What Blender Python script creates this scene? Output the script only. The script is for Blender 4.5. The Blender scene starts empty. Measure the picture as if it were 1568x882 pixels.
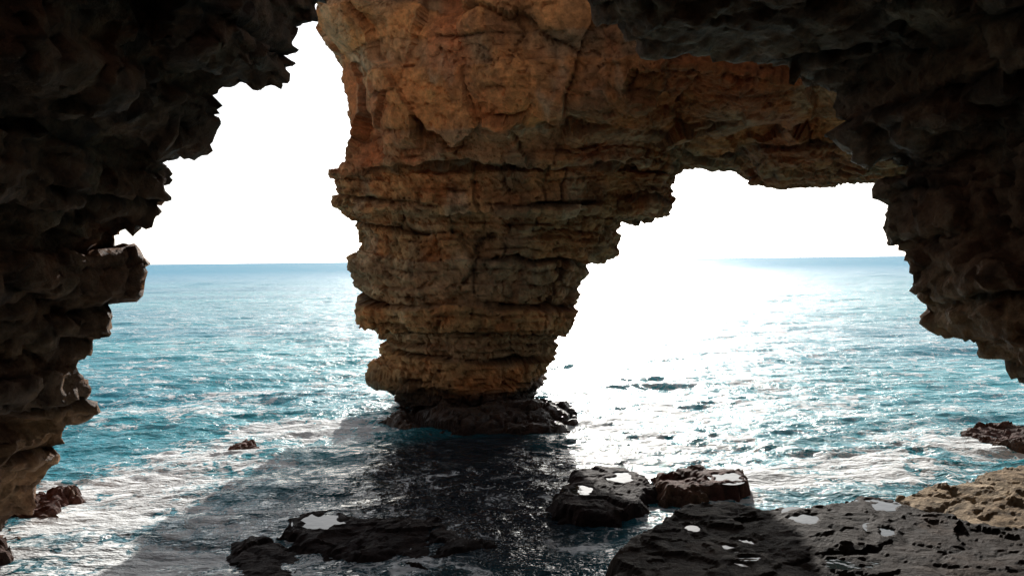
import bpy, math, numpy as np, time
from mathutils import Matrix, Vector
T0=time.time()
W,HH=1568.0,882.0
LENS=28.0
FP=LENS/36*W
CAM=Vector((0,0,5.0))
M=(Matrix.Rotation(math.radians(90-2.02),3,'X')@Matrix.Rotation(math.radians(-0.64),3,'Z'))
def ray(px,py):
    return M@Vector(((px-W/2)/FP,-(py-HH/2)/FP,-1))
def at_y(px,py,Y):
    d=ray(px,py); return CAM+d*(Y/d.y)
def at_z(px,py,z):
    d=ray(px,py); return CAM+d*((z-CAM.z)/d.z)
SUN_EL=21.0; SUN_AZ=5.0
# ---------------------------------------------------------------- noise
def hsh(ix,iy,iz,seed):
    h=(ix.astype(np.int64)*374761393+iy.astype(np.int64)*668265263+iz.astype(np.int64)*2147483647%4294967296+seed*1274126177)&0xFFFFFFFF
    h=((h^(h>>13))*1274126177)&0xFFFFFFFF
    h=((h^(h>>16))*2246822519)&0xFFFFFFFF
    h=h^(h>>15)
    return (h&0xFFFFFF).astype(np.float32)/16777215.0
def vnoise(P,s,seed=0):
    s=np.array(s,dtype=np.float64)*np.ones(3)
    Q=P/s
    I=np.floor(Q).astype(np.int64); F=(Q-I).astype(np.float32)
    F=F*F*F*(F*(F*6-15)+10)
    r=0
    for a in (0,1):
        wx=F[:,0] if a else 1-F[:,0]
        for b in (0,1):
            wy=F[:,1] if b else 1-F[:,1]
            for c in (0,1):
                wz=F[:,2] if c else 1-F[:,2]
                r=r+wx*wy*wz*hsh(I[:,0]+a,I[:,1]+b,I[:,2]+c,seed)
    return r*2-1
def fbm(P,s,octs=4,seed=0,gain=0.5):
    r=0;a=1;s=np.array(s,dtype=float)*np.ones(3);t=0
    for o in range(octs):
        r=r+a*vnoise(P+o*17.3,s,seed+o*7);t+=a;a*=gain;s=s/2.03
    return r/t
def ridged(P,s,octs=3,seed=0):
    r=0;a=1;s=np.array(s,dtype=float)*np.ones(3);t=0
    for o in range(octs):
        r=r+a*(1-2*np.abs(vnoise(P+o*11.1,s,seed+o*5)));t+=a;a*=0.5;s=s/2.1
    return r/t
def voro(P,s,seed=0):
    """nearest cell: distance, edge gap, id, chiselled-facet value (random tilt per cell)"""
    s=np.array(s,dtype=float)*np.ones(3)
    Q=P/s; I=np.floor(Q).astype(np.int64)
    f1=np.full(len(P),9.0,np.float32); f2=f1.copy(); idr=np.zeros(len(P),np.float32); fac=np.zeros(len(P),np.float32)
    for a in (-1,0,1):
        for b in (-1,0,1):
            for c in (-1,0,1):
                J=I+np.array([a,b,c])
                ox=hsh(J[:,0],J[:,1],J[:,2],seed); oy=hsh(J[:,0],J[:,1],J[:,2],seed+1); oz=hsh(J[:,0],J[:,1],J[:,2],seed+2)
                dx=Q[:,0]-J[:,0]-ox; dy=Q[:,1]-J[:,1]-oy; dz=Q[:,2]-J[:,2]-oz
                d=np.sqrt(dx*dx+dy*dy+dz*dz).astype(np.float32)
                idv=hsh(J[:,0],J[:,1],J[:,2],seed+3)
                n=d<f1
                tl=(dx*(oy-0.5)+dy*(oz-0.5)+dz*(idv-0.65))*2
                f2=np.where(n,f1,np.minimum(f2,d)); idr=np.where(n,idv,idr); f1=np.where(n,d,f1); fac=np.where(n,tl,fac)
    return f1,f2-f1,idr,fac
def sstep(a,b,x):
    t=np.clip((x-a)/(b-a),0,1); return t*t*(3-2*t)
def poly_sd(X,Z,poly):
    P=np.array(poly,float); n=len(P)
    d=np.full(X.shape,1e9); ins=np.zeros(X.shape,bool)
    for i in range(n):
        a=P[i]; b=P[(i+1)%n]; e=b-a
        wx=X-a[0]; wz=Z-a[1]
        t=np.clip((wx*e[0]+wz*e[1])/(e@e+1e-12),0,1)
        d=np.minimum(d,(wx-e[0]*t)**2+(wz-e[1]*t)**2)
        c=((a[1]>Z)!=(b[1]>Z))
        xi=(b[0]-a[0])*(Z-a[1])/((b[1]-a[1]) if abs(b[1]-a[1])>1e-9 else 1e-9)+a[0]
        ins^=(c&(X<xi))
    d=np.sqrt(d); return np.where(ins,-d,d)
# ---------------------------------------------------------------- meshing
def surface_nets(F,org,h):
    S=F<0
    nx,ny,nz=F.shape
    C=np.zeros((nx-1,ny-1,nz-1),np.int8)
    for a in (0,1):
        for b in (0,1):
            for c in (0,1):
                C+=S[a:nx-1+a,b:ny-1+b,c:nz-1+c]
    act=(C>0)&(C<8)
    I,J,K=np.nonzero(act)
    idx=np.full(act.shape,-1,np.int64); idx[I,J,K]=np.arange(len(I))
    acc=np.zeros((len(I),3)); cnt=np.zeros(len(I))
    cor=[(a,b,c) for a in (0,1) for b in (0,1) for c in (0,1)]
    for p in cor:
        for ax in range(3):
            if p[ax]==0:
                q=list(p);q[ax]=1
                f0=F[I+p[0],J+p[1],K+p[2]];f1=F[I+q[0],J+q[1],K+q[2]]
                m=(f0<0)!=(f1<0)
                t=np.where(m,f0/np.where(m,f0-f1,1),0)
                pos=np.tile(np.array(p,float),(len(I),1)); pos[:,ax]=t
                acc+=pos*m[:,None]; cnt+=m
    V=acc/cnt[:,None]+np.stack([I,J,K],1)
    V=V*h+np.array(org)
    quads=[]
    for ax in range(3):
        if ax==0: A=S[:-1,1:-1,1:-1];B=S[1:,1:-1,1:-1]; off=[(0,-1,-1),(0,0,-1),(0,0,0),(0,-1,0)]; base=(0,1,1)
        elif ax==1: A=S[1:-1,:-1,1:-1];B=S[1:-1,1:,1:-1]; off=[(-1,0,-1),(-1,0,0),(0,0,0),(0,0,-1)]; base=(1,0,1)
        else: A=S[1:-1,1:-1,:-1];B=S[1:-1,1:-1,1:]; off=[(-1,-1,0),(0,-1,0),(0,0,0),(-1,0,0)]; base=(1,1,0)
        for flip in (False,True):
            m=(A&~B) if not flip else (~A&B)
            i,j,k=np.nonzero(m); i=i+base[0];j=j+base[1];k=k+base[2]
            q=np.stack([idx[i+o[0],j+o[1],k+o[2]] for o in off],1)
            if (ax==1)!=flip: q=q[:,::-1]
            if ax==1: q=q[:,::-1]
            quads.append(q)
    return V,np.concatenate(quads)
def make_mesh(name,V,Q,mat,smooth=True,col=None):
    me=bpy.data.meshes.new(name)
    me.vertices.add(len(V)); me.vertices.foreach_set('co',V.astype(np.float32).ravel())
    n=Q.shape[1]
    me.loops.add(Q.size); me.loops.foreach_set('vertex_index',Q.astype(np.int32).ravel())
    me.polygons.add(len(Q)); me.polygons.foreach_set('loop_start',np.arange(0,Q.size,n,dtype=np.int32))
    try: me.polygons.foreach_set('loop_total',np.full(len(Q),n,np.int32))
    except Exception: pass
    me.polygons.foreach_set('use_smooth',np.full(len(Q),smooth))
    me.update(calc_edges=True)
    if col is not None:
        a=me.attributes.new('rockcol','FLOAT_COLOR','POINT')
        a.data.foreach_set('color',np.concatenate([col,np.ones((len(col),1))],1).astype(np.float32).ravel())
    me.materials.append(mat)
    ob=bpy.data.objects.new(name,me); bpy.context.scene.collection.objects.link(ob)
    return ob
def normals(V,Q):
    e1=V[Q[:,2]]-V[Q[:,0]]; e2=V[Q[:,3]]-V[Q[:,1]]
    n=np.cross(e1,e2); N=np.zeros_like(V)
    for c in range(4):
        for k in range(3):
            N[:,k]+=np.bincount(Q[:,c],weights=n[:,k],minlength=len(V))
    return N/(np.linalg.norm(N,axis=1,keepdims=True)+1e-9)
def craggy(V,N,seed=0,bed=0.5,bedamp=0.2,lump=0.7,upz=99,joint=0.14,tilt=0.16):
    w=np.stack([fbm(V,1.2,3,seed+50),fbm(V,1.2,3,seed+60),fbm(V,1.2,3,seed+70)],1)*0.35
    P=V+w
    zz=V[:,2]+0.04*V[:,0]+0.30*fbm(V,(4,4,4),2,seed+5)+0.07*fbm(V,0.8,3,seed+6)
    def layers(th,sd,amp,gw,gd):
        t=zz/th+0.5*vnoise(np.stack([V[:,0]*0.12,V[:,1]*0.12,zz],1),(1,1,th*1.7),sd)
        k=np.floor(t); f=t-k
        z0=np.zeros(len(V),np.int64)
        r0=hsh(z0,z0,k.astype(np.int64),sd+1)-0.5
        mod=0.5+0.5*vnoise(np.stack([V[:,0],V[:,1],k*7.7],1),(1.7,1.7,1),sd+2)
        g=np.minimum(f,1-f)*th
        gm=sstep(-0.3,0.4,vnoise(np.stack([V[:,0],V[:,1],np.round(t)*5.1],1),(1.6,1.6,1),sd+3))
        return amp*(r0*1.6*(0.3+mod*1.0))+amp*0.5*(f-0.5)*mod,gd*np.exp(-(g/gw)**2)*gm,k
    d1,g1,k1=layers(bed*1.9,seed+100,bedamp,0.06,0.28)
    d2,g2,k2=layers(bed*0.55,seed+110,bedamp*0.55,0.03,0.10)
    up=sstep(upz-0.4,upz+0.4,V[:,2]+0.6*fbm(V,2.5,2,seed+8))
    B=np.stack([P[:,0],P[:,1],k1*3.0+P[:,2]*0.35],1)
    fj,ej,ij,tj=voro(B,(1.1,1.1,0.9),seed+11)
    jm=sstep(-0.2,0.4,vnoise(V,1.4,seed+13))
    gj=0.11*np.exp(-(ej/0.05)**2)*jm
    jb=(ij-0.5)*joint+0.16*tj
    fu,eu,iu,tu=voro(P,(1.7,1.7,3.0),seed+12)
    gu=0.09*np.exp(-(eu/0.04)**2)*jm
    ub=(iu-0.5)*0.40+0.55*tu
    calm=1-0.4*up
    f2,e2,i2,t2=voro(P,(0.55,0.55,0.30),seed+21)
    blk2=(i2-0.5)*0.10+tilt*t2; g3=0.04*np.exp(-(e2/0.08)**2)
    f3,e3,i3,t3=voro(V+w*0.3,(0.22,0.22,0.14),seed+25)
    blk3=(i3-0.5)*0.04+0.05*t3
    med=ridged(V+w*0.5,(1.3,1.3,0.9),3,seed+36)*0.05
    fine=ridged(V,0.6,4,seed+31)*0.035+fbm(V,0.22,2,seed+41)*0.025
    gro=(g1+g2+gj)*(1-up)+(gu+0.3*g1)*up+g3*lump
    D=(d1+d2+jb)*(1-up)+(ub+0.3*d1)*up+(blk2*lump+blk3)*calm+fine+med-gro
    D=np.clip(D,-0.45,0.4)
    return V+N*D[:,None],gro,k1
def mixc(a,b,f):
    return a*(1-f[:,None])+np.array(b)[None,:]*f[:,None]
def rockcol(V,gro,k1,c_low,c_hi,c_mid,c_grey,c_cream,zsplit,seed,wet=None,wetcol=(0.030,0.020,0.018),red=None,shade_right=0,stain=0.6):
    big=fbm(V,3.0,3,seed)
    c=mixc(np.tile(np.array(c_low),(len(V),1)),c_hi,sstep(zsplit-0.9,zsplit+0.9,V[:,2]+1.5*big))
    m=fbm(V,1.1,4,seed+1); c=mixc(c,c_mid,sstep(-0.05,0.3,m))
    lr=hsh(np.zeros(len(V),np.int64),np.zeros(len(V),np.int64),k1.astype(np.int64),seed+2)
    c=mixc(c,c_grey,0.5*sstep(0.55,0.9,lr+0.35*fbm(V,1.5,2,seed+3)))
    c=mixc(c,c_grey,0.5*sstep(0.1,0.45,fbm(V,(2.2,2.2,2.2),4,seed+4)))
    c=mixc(c,c_cream,0.7*sstep(0.18,0.45,fbm(V,(0.9,0.9,1.8),4,seed+5,0.6)))
    if red is not None: c=mixc(c,red,0.75*sstep(-0.05,0.35,fbm(V,(2.0,2.0,3.0),4,seed+6))*sstep(zsplit-1,zsplit+1,V[:,2]))
    if red is not None: c=mixc(c,c_cream,0.45*sstep(-2.5,-4.5,V[:,0]+1.2*big)*sstep(6.5,8.5,V[:,2])*sstep(-0.2,0.3,fbm(V,(0.7,0.7,2.5),4,seed+16)))
    st=fbm(V,(0.35,0.35,2.4),3,seed+7)*0.7+0.5*fbm(V,3,2,seed+8)
    c=mixc(c,(0.09,0.055,0.04),stain*sstep(0.18,0.45,st))
    if shade_right:
        f=shade_right*sstep(-1.8,4.0,V[:,0]+0.8*big-0.25*(V[:,2]-6))  # shade on the right side and lintel, painted into the rock colour
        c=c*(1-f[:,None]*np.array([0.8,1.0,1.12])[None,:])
    c=c*(1-0.65*np.clip(gro/0.14,0,1))[:,None]
    c=c*(1+0.3*fbm(V,0.3,3,seed+9))[:,None]
    if wet is not None: c=mixc(c,wetcol,0.9*sstep(wet+0.35,wet-0.25,V[:,2]+0.5*m))
    return np.clip(c,0.005,0.9)
# ---------------------------------------------------------------- materials
def nt(mat):
    mat.use_nodes=True; t=mat.node_tree; t.nodes.clear(); return t
class NB:
    def __init__(s,t): s.t=t
    def n(s,typ,**k):
        nd=s.t.nodes.new(typ)
        for a,b in k.items(): setattr(nd,a,b)
        return nd
    def l(s,a,b): s.t.links.new(a,b)
    def math(s,op,a,b=None,clamp=False):
        m=s.t.nodes.new('ShaderNodeMath'); m.operation=op; m.use_clamp=clamp
        for i,v in enumerate((a,b)):
            if v is None: continue
            if isinstance(v,(int,float)): m.inputs[i].default_value=v
            else: s.l(v,m.inputs[i])
        return m.outputs[0]
    def mix(s,fac,a,b,blend='MIX'):
        m=s.t.nodes.new('ShaderNodeMix'); m.data_type='RGBA'; m.blend_type=blend
        for i,v in ((0,fac),(6,a),(7,b)):
            if isinstance(v,(int,float)): m.inputs[i].default_value=v
            elif isinstance(v,tuple): m.inputs[i].default_value=(*v,1)
            else: s.l(v,m.inputs[i])
        return m.outputs[2]
    def rng(s,v,a,b,c=0.0,d=1.0,smooth=True):
        m=s.t.nodes.new('ShaderNodeMapRange'); m.interpolation_type='SMOOTHSTEP' if smooth else 'LINEAR'
        s.l(v,m.inputs[0])
        for i,x in enumerate((a,b,c,d)): m.inputs[i+1].default_value=x
        return m.outputs[0]
def noise(nb,vec,scale,detail=4,rough=0.55,dist=0.0):
    n=nb.n('ShaderNodeTexNoise'); n.inputs['Scale'].default_value=scale; n.inputs['Detail'].default_value=detail
    n.inputs['Roughness'].default_value=rough; n.inputs['Distortion'].default_value=dist
    nb.l(vec,n.inputs['Vector']); return n.outputs[0]
def rock_mat(name,bump=1.0,spec=0.3,rough=0.85,wet=None,scale=4):
    mat=bpy.data.materials.new(name); t=nt(mat); nb=NB(t)
    tc=nb.n('ShaderNodeTexCoord'); P=tc.outputs['Object']
    at=nb.n('ShaderNodeAttribute'); at.attribute_name='rockcol'
    hn=noise(nb,P,scale,7,0.72)
    col=nb.mix(1.0,at.outputs['Color'],nb.rng(hn,0.3,0.7,0.5,1.45,False),'MULTIPLY')
    bs=nb.n('ShaderNodeBsdfPrincipled'); nb.l(col,bs.inputs['Base Color'])
    if wet is None: bs.inputs['Roughness'].default_value=rough
    else:
        sep=nb.n('ShaderNodeSeparateXYZ'); nb.l(P,sep.inputs[0])
        nb.l(nb.rng(sep.outputs[2],wet-0.3,wet+0.3,0.35,rough,False),bs.inputs['Roughness'])
    bs.inputs['Specular IOR Level'].default_value=spec
    bp=nb.n('ShaderNodeBump'); bp.inputs['Strength'].default_value=min(1.0,bump); bp.inputs['Distance'].default_value=0.2
    nb.l(hn,bp.inputs['Height']); nb.l(bp.outputs[0],bs.inputs['Normal'])
    o=nb.n('ShaderNodeOutputMaterial'); nb.l(bs.outputs[0],o.inputs[0])
    return mat
M_pillar=rock_mat('pillar_limestone',wet=0.9,spec=0.2)
M_cave=rock_mat('cave_limestone',spec=0.22,rough=0.7)
M_wet=rock_mat('wet_rock',spec=0.10,rough=0.7,scale=6,bump=0.8)
M_tan=rock_mat('dry_ledge_rock',spec=0.3)
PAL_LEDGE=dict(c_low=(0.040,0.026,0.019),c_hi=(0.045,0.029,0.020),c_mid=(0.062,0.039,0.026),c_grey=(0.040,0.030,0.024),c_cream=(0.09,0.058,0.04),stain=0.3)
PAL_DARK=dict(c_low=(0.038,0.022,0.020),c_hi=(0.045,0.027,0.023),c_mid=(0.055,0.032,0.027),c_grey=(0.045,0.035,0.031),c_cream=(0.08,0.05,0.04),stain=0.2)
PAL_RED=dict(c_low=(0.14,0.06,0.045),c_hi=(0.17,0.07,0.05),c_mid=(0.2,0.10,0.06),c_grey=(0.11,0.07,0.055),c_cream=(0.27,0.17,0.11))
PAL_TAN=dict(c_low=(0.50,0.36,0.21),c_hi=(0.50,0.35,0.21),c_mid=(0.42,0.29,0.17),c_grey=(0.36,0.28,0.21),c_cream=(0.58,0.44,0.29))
# ---------------------------------------------------------------- cave shell
YR=15.0
rim_px=[(-420,1500),(-60,900),(0,830),(40,790),(68,745),(100,692),(104,655),(148,626),(152,575),(138,545),(178,520),(200,470),(218,430),(205,405),(210,385),(178,368),(205,354),(245,342),(270,302),(262,250),(300,243),(345,235),(350,158),(400,152),(445,146),(466,100),(460,45),(476,25),(503,-5),(525,-70),(700,-100),(800,-55),(838,2),(872,20),(932,62),(1000,95),(1080,86),(1195,100),(1280,150),(1292,205),(1395,262),(1346,272),(1372,312),(1365,355),(1392,370),(1380,412),(1402,455),(1430,470),(1428,510),(1480,520),(1530,560),(1568,585),(1600,640),(1640,900),(1900,1500)]
rim=[]
for p in rim_px:
    q=at_y(p[0],p[1],YR); rim.append((q.x,q.z))
h=0.11
xs=np.arange(-16.5,16.5,h); ys=np.arange(-4.5,19,h); zs=np.arange(-1.2,12.8,h)
Xg,Zg=np.meshgrid(xs,zs,indexing='ij')
sd2=poly_sd(Xg,Zg,rim)-0.05
P2=np.stack([Xg.ravel(),np.zeros(Xg.size),Zg.ravel()],1)
yw=(fbm(P2,3.0,3,5)*1.3).reshape(Xg.shape)
def lattice(shape,n,seed):
    r=np.random.RandomState(seed).rand(*n)*2-1
    for ax in range(3):
        N=shape[ax]; t=np.linspace(0,n[ax]-1.001,N); i=t.astype(int); f=t-i; f=f*f*(3-2*f)
        a=np.take(r,i,axis=ax); b=np.take(r,i+1,axis=ax)
        sh=[1,1,1]; sh[ax]=N; f=f.reshape(sh)
        r=a*(1-f)+b*f
    return r.astype(np.float32)
shape=(len(xs),len(ys),len(zs))
L1=lattice(shape,(12,9,7),1); L2=lattice(shape,(26,19,14),2); L3=lattice(shape,(54,38,34),3)
Y3=ys[None,:,None]+yw[:,None,:]
dy=YR-Y3
g=np.where(dy>0,0.18*np.clip(dy,0,12)+0.0,1.3*(-dy))
near=sstep(0.3,4.0,np.abs(dy))
cav=sd2[:,None,:]-g+near*(L1*0.9+L2*0.5)+L3*(0.05+0.2*near)
X3=xs[:,None,None]; Z3=zs[None,None,:]; Yp=ys[None,:,None]
cav=np.maximum(cav,-(Yp+3.0)+L2*0.6)
# unseen roof opening, added to let more sky light onto the pillar
added_sky_hole=(np.sqrt(((X3+1.5)/5.5)**2+((Yp-16.0)/3.6)**2+((Z3-12.2)/2.2)**2)-1)*2.2+L3*0.2
cav=np.minimum(cav,added_sky_hole)
top=11.6+L1*0.7+0*X3
front=YR+1.6+L2*0.8+sstep(7,12,X3)*1.0
solid=np.maximum(np.maximum(Z3-top,Yp-front),np.abs(X3)-16.0)
F=np.maximum(solid,-cav).astype(np.float32)
for ax in range(3):
    sl=[slice(None)]*3
    for e in (0,-1):
        sl[ax]=e; F[tuple(sl)]=np.maximum(F[tuple(sl)],h)
V,Q=surface_nets(F,(xs[0],ys[0],zs[0]),h)
N=normals(V,Q)
print('shell',len(V),time.time()-T0)
V2,gro,k1=craggy(V,N,100,bed=0.5,bedamp=0.14,lump=1.0)
col=rockcol(V,gro,k1,(0.38,0.20,0.095),(0.25,0.125,0.065),(0.29,0.14,0.07),(0.17,0.115,0.08),(0.38,0.24,0.14),4.3,500,wet=0.3)
make_mesh('sea_cave',V2,Q,M_cave,col=col)
del F,cav,L1,L2,L3,Y3,dy,g,near,solid
# ---------------------------------------------------------------- pillar + lintel
YP=27.0
pil_px=[(470,-230),(488,-60),(503,0),(503,40),(522,75),(546,120),(544,180),(553,200),(545,248),(515,265),(512,312),(538,345),(549,375),(526,395),(520,418),(540,452),(545,510),(585,525),(590,543),(566,560),(566,578),(592,600),(612,622),(620,660),(630,760),(800,760),(812,650),(815,605),(850,548),(868,500),(880,450),(902,400),(942,390),(945,336),(1000,330),(1031,320),(1033,290),(1042,252),(1150,250),(1167,272),(1210,280),(1290,280),(1350,268),(1500,285),(1700,300),(1700,20),(1400,20),(1200,5),(1000,-25),(900,-70),(850,-110),(830,-230)]
pil=[]
for p in pil_px:
    q=at_y(p[0],p[1],YP-(1.5 if p[0]>950 else 0)); pil.append((q.x,q.z))
h=0.072
xs=np.arange(-7.2,17.0,h); ys=np.arange(20.3,30.8,h); zs=np.arange(-1.0,15.5,h)
Xg,Zg=np.meshgrid(xs,zs,indexing='ij')
sd2=poly_sd(Xg,Zg,pil)+0.12*sstep(-1,-3,Xg)
R=3.1
X2=Xg; Z2=Zg
kf=1.0/(1.0+0.35*sstep(7.0,12,Z2)+0.25*sstep(2,6,X2)*sstep(6,8,Z2))
shape=(len(xs),len(ys),len(zs))
L1=lattice(shape,(10,6,8),11); L2=lattice(shape,(24,14,17),12)
q=np.maximum(R+sd2,0)[:,None,:]
yc=(YP-0.06*np.clip(X2,0,20))[:,None,:]
D=ys[None,:,None]-yc
band=0.6*sstep(7.7,7.85,Z2)-0.6*sstep(6.5,6.35,Z2)+0.8*sstep(8.3,9.0,Z2)*sstep(-3,1,X2)
Dk=np.where(D<0,-D*kf[:,None,:]-band[:,None,:],D)
na=0.25+0.75*sstep(0.4,2.0,np.abs(D))
nn=(L1*0.5+L2*0.25)*na
F=np.sqrt(q**2+np.maximum(Dk,0)**2)-R+nn
F=np.where(R+sd2[:,None,:]<=0,np.maximum(Dk,0)-R+nn,F)
b0=at_z(550,650,0.05); b1=at_z(905,633,0.05)
cx=(b0.x+b1.x)/2; rx=abs(b1.x-b0.x)/2
Xp=(xs[:,None,None]-cx)/rx; Yq=(ys[None,:,None]-25.2)/3.3; Zq=(zs[None,None,:]+0.3)/0.70
pl=(np.sqrt(Xp**2+Yq**2+Zq**2)-1)*0.75+L2*0.10
F=np.minimum(F,pl).astype(np.float32)
for ax in range(3):
    sl=[slice(None)]*3
    for e in (0,-1):
        sl[ax]=e; F[tuple(sl)]=np.maximum(F[tuple(sl)],h)
V,Q=surface_nets(F,(xs[0],ys[0],zs[0]),h)
N=normals(V,Q)
print('pillar',len(V),time.time()-T0)
V2,gro,k1=craggy(V,N,300,bed=0.5,bedamp=0.27,lump=0.9,upz=8.2,joint=0.16,tilt=0.11)
col=rockcol(V,gro,k1,(0.58,0.31,0.13),(0.85,0.34,0.11),(0.66,0.28,0.10),(0.40,0.28,0.17),(0.85,0.58,0.34),7.3,600,wet=0.85,red=(0.68,0.20,0.065),shade_right=0.58,stain=0.35)
make_mesh('rock_pillar_arch',V2,Q,M_pillar,col=col,smooth=False)
del F
# ---------------------------------------------------------------- shore slabs
pool_mat=bpy.data.materials.new('tide_pool_water'); t=nt(pool_mat); nb=NB(t)
bs=nb.n('ShaderNodeBsdfPrincipled'); bs.inputs['Base Color'].default_value=(0.02,0.03,0.03,1); bs.inputs['Roughness'].default_value=0.03; bs.inputs['IOR'].default_value=1.33
bs.inputs['Specular IOR Level'].default_value=0.8
tc=nb.n('ShaderNodeTexCoord'); bp=nb.n('ShaderNodeBump'); bp.inputs['Strength'].default_value=0.15; bp.inputs['Distance'].default_value=0.02
nb.l(noise(nb,tc.outputs['Object'],6,2),bp.inputs['Height']); nb.l(bp.outputs[0],bs.inputs['Normal'])
o=nb.n('ShaderNodeOutputMaterial'); nb.l(bs.outputs[0],o.inputs[0])
ALLROCK=[]
def slab(name,px,ztop,mat,pal,rough=0.15,seed=0,pools=(),tilt=(0,0),soft=0.45,step=0.045,warp=0.3,zb=-0.9):
    poly=[]
    for p in px:
        q=at_z(p[0],p[1],ztop); poly.append((q.x,q.y))
    A=np.array(poly); ALLROCK.append(poly)
    x0,y0=A.min(0)-1.3; x1,y1=A.max(0)+1.3
    xs=np.arange(x0,x1,step); ys=np.arange(y0,y1,step)
    X,Y=np.meshgrid(xs,ys,indexing='ij')
    P=np.stack([X.ravel(),Y.ravel(),np.full(X.size,seed*3.7)],1)
    wx=fbm(P,0.9,5,seed+1,0.65).reshape(X.shape)*warp; wy=fbm(P,0.9,5,seed+9,0.65).reshape(X.shape)*warp
    sd=poly_sd(X+wx,Y+wy,poly)
    c=A.mean(0)
    Pw=P+np.stack([wx.ravel(),wy.ravel(),0*wx.ravel()],1)*0.8
    f1,e1,i1,t1=voro(Pw,(0.9,0.9,9),seed+5)
    f2,e2,i2,t2=voro(Pw,(0.3,0.3,9),seed+6)
    nz=fbm(P,2.2,6,seed+2,0.6).reshape(X.shape)*rough*2.2+ridged(Pw,0.5,4,seed+4).reshape(X.shape)*rough*0.4
    gr=(np.exp(-(e1/0.06)**2)*rough*0.5)*sstep(0,0.3,vnoise(P,1.3,seed+15))
    nz+=((i1-0.5)*rough*0.8+t1*rough*0.8+(i2-0.5)*rough*0.35+t2*rough*0.5-gr).reshape(X.shape)
    topz=ztop+tilt[0]*(X-c[0])+tilt[1]*(Y-c[1])
    H=zb+(topz-zb)*(0.55*sstep(soft,-soft,sd)+0.45*sstep(soft*0.4,-soft*0.3,sd+0.12*(t2+t1).reshape(X.shape)))+nz*sstep(0.5,-0.2,sd)
    Hp=[]; pm=np.zeros(X.shape)
    for k,(ppx,ppy,rx,ry) in enumerate(pools):
        q=at_z(ppx,ppy,ztop)
        nsy=fbm(P,0.22,3,seed+33+k).reshape(X.shape)
        dx=(X-q.x+wx*0.8)/rx; dyy=(Y-q.y+wy*0.8)/ry; r=np.sqrt(dx*dx+dyy*dyy)+0.6*nsy
        m=r<1.2
        lvl=float(np.percentile(H[m],70)) if m.any() else float(ztop)
        wgt=sstep(2.4,1.1,r)
        bowl=lvl-0.05+0.05*np.minimum(r,1.25)**2+nsy*0.018
        H=H*(1-wgt)+bowl*wgt; pm=np.maximum(pm,sstep(1.8,1.1,r))
        Hp.append((q.x,q.y,lvl-0.003,rx*1.5,ry*1.5))
    V=np.stack([X,Y,H],-1).reshape(-1,3)
    nx,ny=X.shape
    ii=np.arange(nx*ny).reshape(nx,ny)
    Q=np.stack([ii[:-1,:-1].ravel(),ii[1:,:-1].ravel(),ii[1:,1:].ravel(),ii[:-1,1:].ravel()],1)
    keep=(V[Q][:,:,2].max(1)>max(-0.7,zb+0.02))
    Q=Q[keep]
    N=normals(V,Q)
    V=V+N*((fbm(V,0.35,4,seed+77,0.6)*0.08)*min(1,rough*5)*(0.4+0.6*(np.abs(N[:,2])<0.85))*(1-pm.ravel()))[:,None]
    used=np.unique(Q); rm=np.full(len(V),-1); rm[used]=np.arange(len(used)); V=V[used]; Q=rm[Q]; gr=gr[used]
    col=rockcol(V,gr*1.2,np.floor(V[:,2]/0.3),zsplit=0.5,seed=700+seed,**pal)
    ob=make_mesh(name,V,Q,mat,col=col,smooth=False)
    for k,(x,y,z,rx,ry) in enumerate(Hp):
        n=48; vs=[(x,y,z)]+[(x+rx*math.cos(a*2*math.pi/n),y+ry*math.sin(a*2*math.pi/n),z) for a in range(n)]
        fs=[(0,1+a,1+(a+1)%n) for a in range(n)]
        me=bpy.data.meshes.new('tide_pool'); me.from_pydata(vs,[],fs); me.materials.append(pool_mat)
        po=bpy.data.objects.new('tide_pool_%d'%(k+1),me); bpy.context.scene.collection.objects.link(po); po.parent=ob
    return ob
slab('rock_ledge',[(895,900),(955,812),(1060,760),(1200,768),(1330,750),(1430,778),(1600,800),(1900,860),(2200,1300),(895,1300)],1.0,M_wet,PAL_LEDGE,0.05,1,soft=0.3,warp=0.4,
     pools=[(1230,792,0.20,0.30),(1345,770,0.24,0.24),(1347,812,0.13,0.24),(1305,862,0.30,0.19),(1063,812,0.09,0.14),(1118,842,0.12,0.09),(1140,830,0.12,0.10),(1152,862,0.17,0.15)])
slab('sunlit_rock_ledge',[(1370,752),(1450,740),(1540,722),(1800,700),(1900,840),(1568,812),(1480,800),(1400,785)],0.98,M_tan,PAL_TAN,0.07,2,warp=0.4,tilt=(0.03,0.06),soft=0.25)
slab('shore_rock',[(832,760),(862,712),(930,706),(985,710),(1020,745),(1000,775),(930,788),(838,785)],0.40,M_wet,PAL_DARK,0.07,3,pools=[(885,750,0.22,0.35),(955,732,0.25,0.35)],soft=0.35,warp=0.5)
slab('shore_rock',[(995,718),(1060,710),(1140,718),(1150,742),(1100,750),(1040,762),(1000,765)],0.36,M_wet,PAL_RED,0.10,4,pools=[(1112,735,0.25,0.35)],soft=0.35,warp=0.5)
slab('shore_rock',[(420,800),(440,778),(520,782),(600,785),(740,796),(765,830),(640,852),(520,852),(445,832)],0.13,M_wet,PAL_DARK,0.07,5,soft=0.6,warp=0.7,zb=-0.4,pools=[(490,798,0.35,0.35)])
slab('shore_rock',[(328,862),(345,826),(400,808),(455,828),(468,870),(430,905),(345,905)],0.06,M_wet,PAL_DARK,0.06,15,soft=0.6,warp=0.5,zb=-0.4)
slab('shore_rock',[(335,682),(370,670),(398,676),(395,690),(345,690)],0.14,M_wet,PAL_RED,0.12,6,soft=0.4,warp=0.5)
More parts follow.
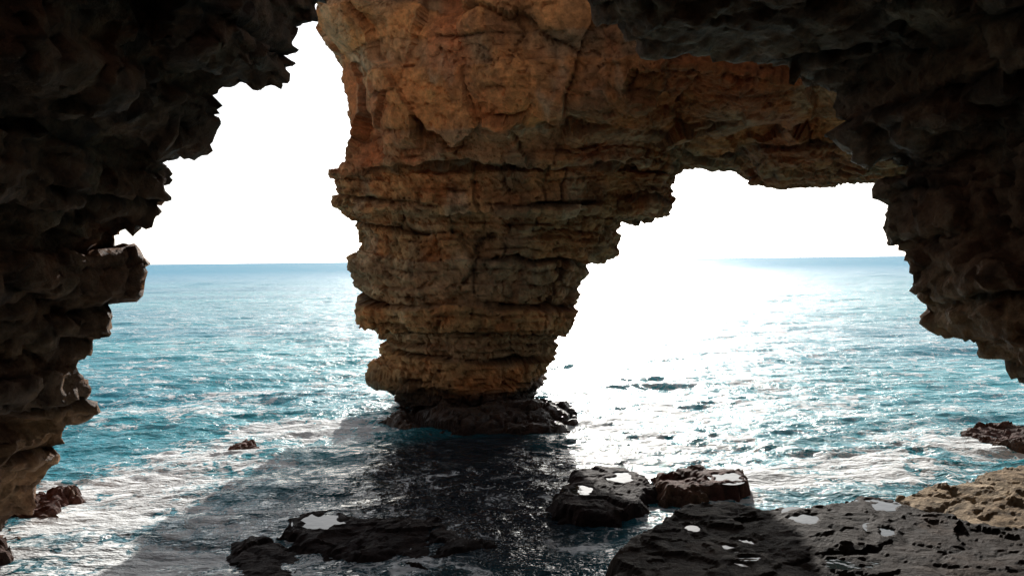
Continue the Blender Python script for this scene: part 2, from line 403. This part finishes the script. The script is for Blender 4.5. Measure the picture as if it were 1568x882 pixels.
slab('shore_rock',[(1462,655),(1500,645),(1600,640),(1700,650),(1700,690),(1568,680),(1500,668)],0.42,M_wet,PAL_RED,0.12,7,soft=0.4,warp=0.5)
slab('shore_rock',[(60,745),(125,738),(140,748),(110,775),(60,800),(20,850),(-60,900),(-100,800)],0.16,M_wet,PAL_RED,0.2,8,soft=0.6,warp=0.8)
slab('shore_rock',[(600,858),(700,866),(780,900),(590,920)],0.07,M_wet,PAL_DARK,0.08,9,soft=0.6,warp=0.7,zb=-0.4)
# ---------------------------------------------------------------- sea
def spaced(a,b,s0,lim,g):
    r=[a]
    s=s0
    while r[-1]<b:
        if r[-1]>lim: s*=g
        r.append(r[-1]+s)
    return np.array(r)
ysea=np.concatenate([[-60,-30,-10,-2,2,5],spaced(7,6000,0.07,30,1.010)])
xp=spaced(0,5000,0.08,13,1.025)
xsea=np.concatenate([-xp[:0:-1],xp])
X,Y=np.meshgrid(xsea,ysea,indexing='ij')
P=np.stack([X.ravel(),Y.ravel(),np.zeros(X.size)],1)
r=np.hypot(X,Y).ravel()
Pr=P.copy(); a=math.radians(12); Pr[:,0]=P[:,0]*math.cos(a)+P[:,1]*math.sin(a); Pr[:,1]=-P[:,0]*math.sin(a)+P[:,1]*math.cos(a)
H=fbm(Pr,(8,3.4,1),2,900)*0.22*sstep(900,60,r)
H+=ridged(Pr,(3.0,1.3,1),3,910)*0.11*sstep(200,40,r)
H+=ridged(P+0.3*np.sin(P[:,[1,0,2]]*1.3),(0.9,0.5,1),3,920)*0.055*sstep(60,20,r)
H+=fbm(P,(0.3,0.2,1),2,930)*0.022*sstep(30,14,r)
H*=1-0.3*sstep(20,13,P[:,1])
V=np.stack([P[:,0],P[:,1],H],1)
nx,ny=X.shape; ii=np.arange(nx*ny).reshape(nx,ny)
Q=np.stack([ii[:-1,:-1].ravel(),ii[1:,:-1].ravel(),ii[1:,1:].ravel(),ii[:-1,1:].ravel()],1)
foam=np.zeros(len(P))
def blob(px,py,rx,ry,amt):
    global foam
    q=at_z(px,py,0)
    d=np.sqrt(((P[:,0]-q.x)/rx)**2+((P[:,1]-q.y)/ry)**2)
    foam=np.maximum(foam,amt*sstep(1.0,0.1,d))
blob(220,750,4.5,4,1.25); blob(130,800,3,2.5,1.2); blob(330,700,5,5,1.1); blob(480,660,5,3.5,1.05); blob(600,645,3,2,0.8)
blob(1180,740,3.5,1.8,1.15); blob(1050,690,4,4,0.95); blob(1350,720,4,3,1.15); blob(900,660,3,3,0.95); blob(700,760,7,5,0.5); blob(1450,690,4,3,0.95)
blob(1000,640,5,8,0.8); blob(300,620,9,9,0.72); blob(1250,620,10,10,0.68); blob(880,830,2.5,1.5,0.75); blob(600,820,5,3,0.5); blob(200,860,4,2.2,1.05); blob(380,800,3,2,0.75)
for i,poly in enumerate(ALLROCK[2:]):
    d=poly_sd(P[:,0],P[:,1],poly); foam=np.maximum(foam,0.7*sstep(0.9,0.0,d))
foam=np.maximum(foam,0.48*sstep(250,30,P[:,1])*sstep(18,30,P[:,1]))
foam=foam*(0.8+0.4*fbm(P,(2.5,1.2,1),3,950))
pillar_shade=sstep(1.0,0.35,np.sqrt(((P[:,0]+0.9)/6.0)**2+((P[:,1]-18)/9)**2)+0.2*fbm(P,2.5,3,960))  # pillar's shade painted on the water, a dark ellipse around its base
foam=foam*(1-0.35*pillar_shade)
sea=bpy.data.materials.new('sea_water'); t=nt(sea); nb=NB(t)
tc=nb.n('ShaderNodeTexCoord'); PP=tc.outputs['Object']
bs=nb.n('ShaderNodeBsdfPrincipled')
at=nb.n('ShaderNodeAttribute'); at.attribute_name='foam'
shd=nb.n('ShaderNodeAttribute'); shd.attribute_name='pillar_shade'
sep=nb.n('ShaderNodeSeparateXYZ'); nb.l(PP,sep.inputs[0])
mpA=nb.n('ShaderNodeMapping'); mpA.inputs['Scale'].default_value=(0.6,1.2,1); mpA.inputs['Rotation'].default_value=(0,0,math.radians(-10)); nb.l(PP,mpA.inputs[0])
vv=mpA.outputs[0]
w0=noise(nb,vv,0.03,2); w2=noise(nb,vv,0.9,6,0.62)
cwater=nb.mix(nb.rng(w0,0.35,0.65),(0.003,0.28,0.39),(0.008,0.41,0.48))
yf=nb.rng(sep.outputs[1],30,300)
cwater=nb.mix(yf,cwater,(0.10,0.38,0.55))
cwater=nb.mix(nb.rng(sep.outputs[1],11,20),(0.012,0.13,0.17),cwater)  # near water painted darker to stand for shade inside the cave
cwater=nb.mix(shd.outputs['Fac'],cwater,(0.004,0.014,0.024))  # mixes the painted pillar shade into the water colour
wn=nb.n('ShaderNodeTexNoise'); wn.inputs['Scale'].default_value=1.4; wn.inputs['Detail'].default_value=4; nb.l(PP,wn.inputs['Vector'])
wm=nb.n('ShaderNodeVectorMath'); wm.operation='MULTIPLY_ADD'; nb.l(wn.outputs[1],wm.inputs[0]); wm.inputs[1].default_value=(2.6,2.6,0); nb.l(PP,wm.inputs[2])
ve=nb.n('ShaderNodeTexVoronoi'); ve.feature='DISTANCE_TO_EDGE'; ve.inputs['Scale'].default_value=2.6; nb.l(wm.outputs[0],ve.inputs['Vector'])
edge=nb.rng(ve.outputs[0],0.0,0.28,1,0,False)
fn=noise(nb,wm.outputs[0],1.1,5,0.75)
pat=nb.math('ADD',nb.math('MULTIPLY',edge,0.16),nb.math('MULTIPLY',fn,1.15))
pat=nb.math('ADD',pat,nb.math('MULTIPLY',at.outputs['Fac'],0.5))
fm=nb.rng(pat,0.88,1.04)
fm=nb.math('MULTIPLY',fm,nb.rng(at.outputs['Fac'],0.05,0.3))
col=nb.mix(fm,cwater,(0.82,0.84,0.84))
nb.l(col,bs.inputs['Base Color'])
rbase=nb.rng(sep.outputs[1],16,30,0.05,0.26,False)
nb.l(nb.math('MAXIMUM',rbase,nb.math('MULTIPLY',fm,0.7)),bs.inputs['Roughness'])
bs.inputs['IOR'].default_value=1.33
bs.inputs['Specular IOR Level'].default_value=0.75
bp=nb.n('ShaderNodeBump'); bp.inputs['Strength'].default_value=0.9; bp.inputs['Distance'].default_value=0.62
nb.l(w2,bp.inputs['Height']); nb.l(bp.outputs[0],bs.inputs['Normal'])
df=nb.n('ShaderNodeBsdfDiffuse'); nb.l(col,df.inputs['Color'])
mx=nb.n('ShaderNodeMixShader'); nb.l(nb.rng(sep.outputs[1],35,500,0.0,0.62,True),mx.inputs[0]); nb.l(bs.outputs[0],mx.inputs[1]); nb.l(df.outputs[0],mx.inputs[2])
o=nb.n('ShaderNodeOutputMaterial'); nb.l(mx.outputs[0],o.inputs[0])
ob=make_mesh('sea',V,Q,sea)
atr=ob.data.attributes.new('foam','FLOAT','POINT'); atr.data.foreach_set('value',foam.astype(np.float32))
atr=ob.data.attributes.new('pillar_shade','FLOAT','POINT'); atr.data.foreach_set('value',pillar_shade.astype(np.float32))
print('sea',len(V),time.time()-T0)
# ---------------------------------------------------------------- light
sc=bpy.context.scene
wd=bpy.data.worlds.new('World'); sc.world=wd; wd.use_nodes=True; t=wd.node_tree; t.nodes.clear(); nb=NB(t)
sk=nb.n('ShaderNodeTexSky'); sk.sky_type='NISHITA'; sk.sun_disc=False; sk.sun_elevation=math.radians(SUN_EL); sk.sun_rotation=math.radians(SUN_AZ)
sk.dust_density=1.0; sk.air_density=1.0; sk.ozone_density=1.5
hsv=nb.n('ShaderNodeHueSaturation'); hsv.inputs['Saturation'].default_value=0.28; nb.l(sk.outputs[0],hsv.inputs['Color'])
bg=nb.n('ShaderNodeBackground'); bg.inputs[1].default_value=0.15; nb.l(hsv.outputs[0],bg.inputs[0])
o=nb.n('ShaderNodeOutputWorld'); nb.l(bg.outputs[0],o.inputs[0])
sl=bpy.data.lights.new('sun','SUN'); sl.energy=5; sl.angle=math.radians(0.5); sl.color=(1,0.96,0.9)
so=bpy.data.objects.new('sun',sl); sc.collection.objects.link(so)
e=math.radians(SUN_EL); a=math.radians(SUN_AZ)
so.rotation_euler=(-Vector((math.sin(a)*math.cos(e),math.cos(a)*math.cos(e),math.sin(e)))).to_track_quat('-Z','Y').to_euler()
# ---------------------------------------------------------------- camera
cd=bpy.data.cameras.new('camera'); cd.lens=LENS; cd.sensor_width=36; cd.clip_end=20000; cd.clip_start=0.05
co=bpy.data.objects.new('camera',cd); co.matrix_world=Matrix.Translation(CAM)@M.to_4x4(); sc.collection.objects.link(co); sc.camera=co
sc.view_settings.view_transform='Standard'; sc.view_settings.look='None'; sc.view_settings.exposure=0
print('done',time.time()-T0)
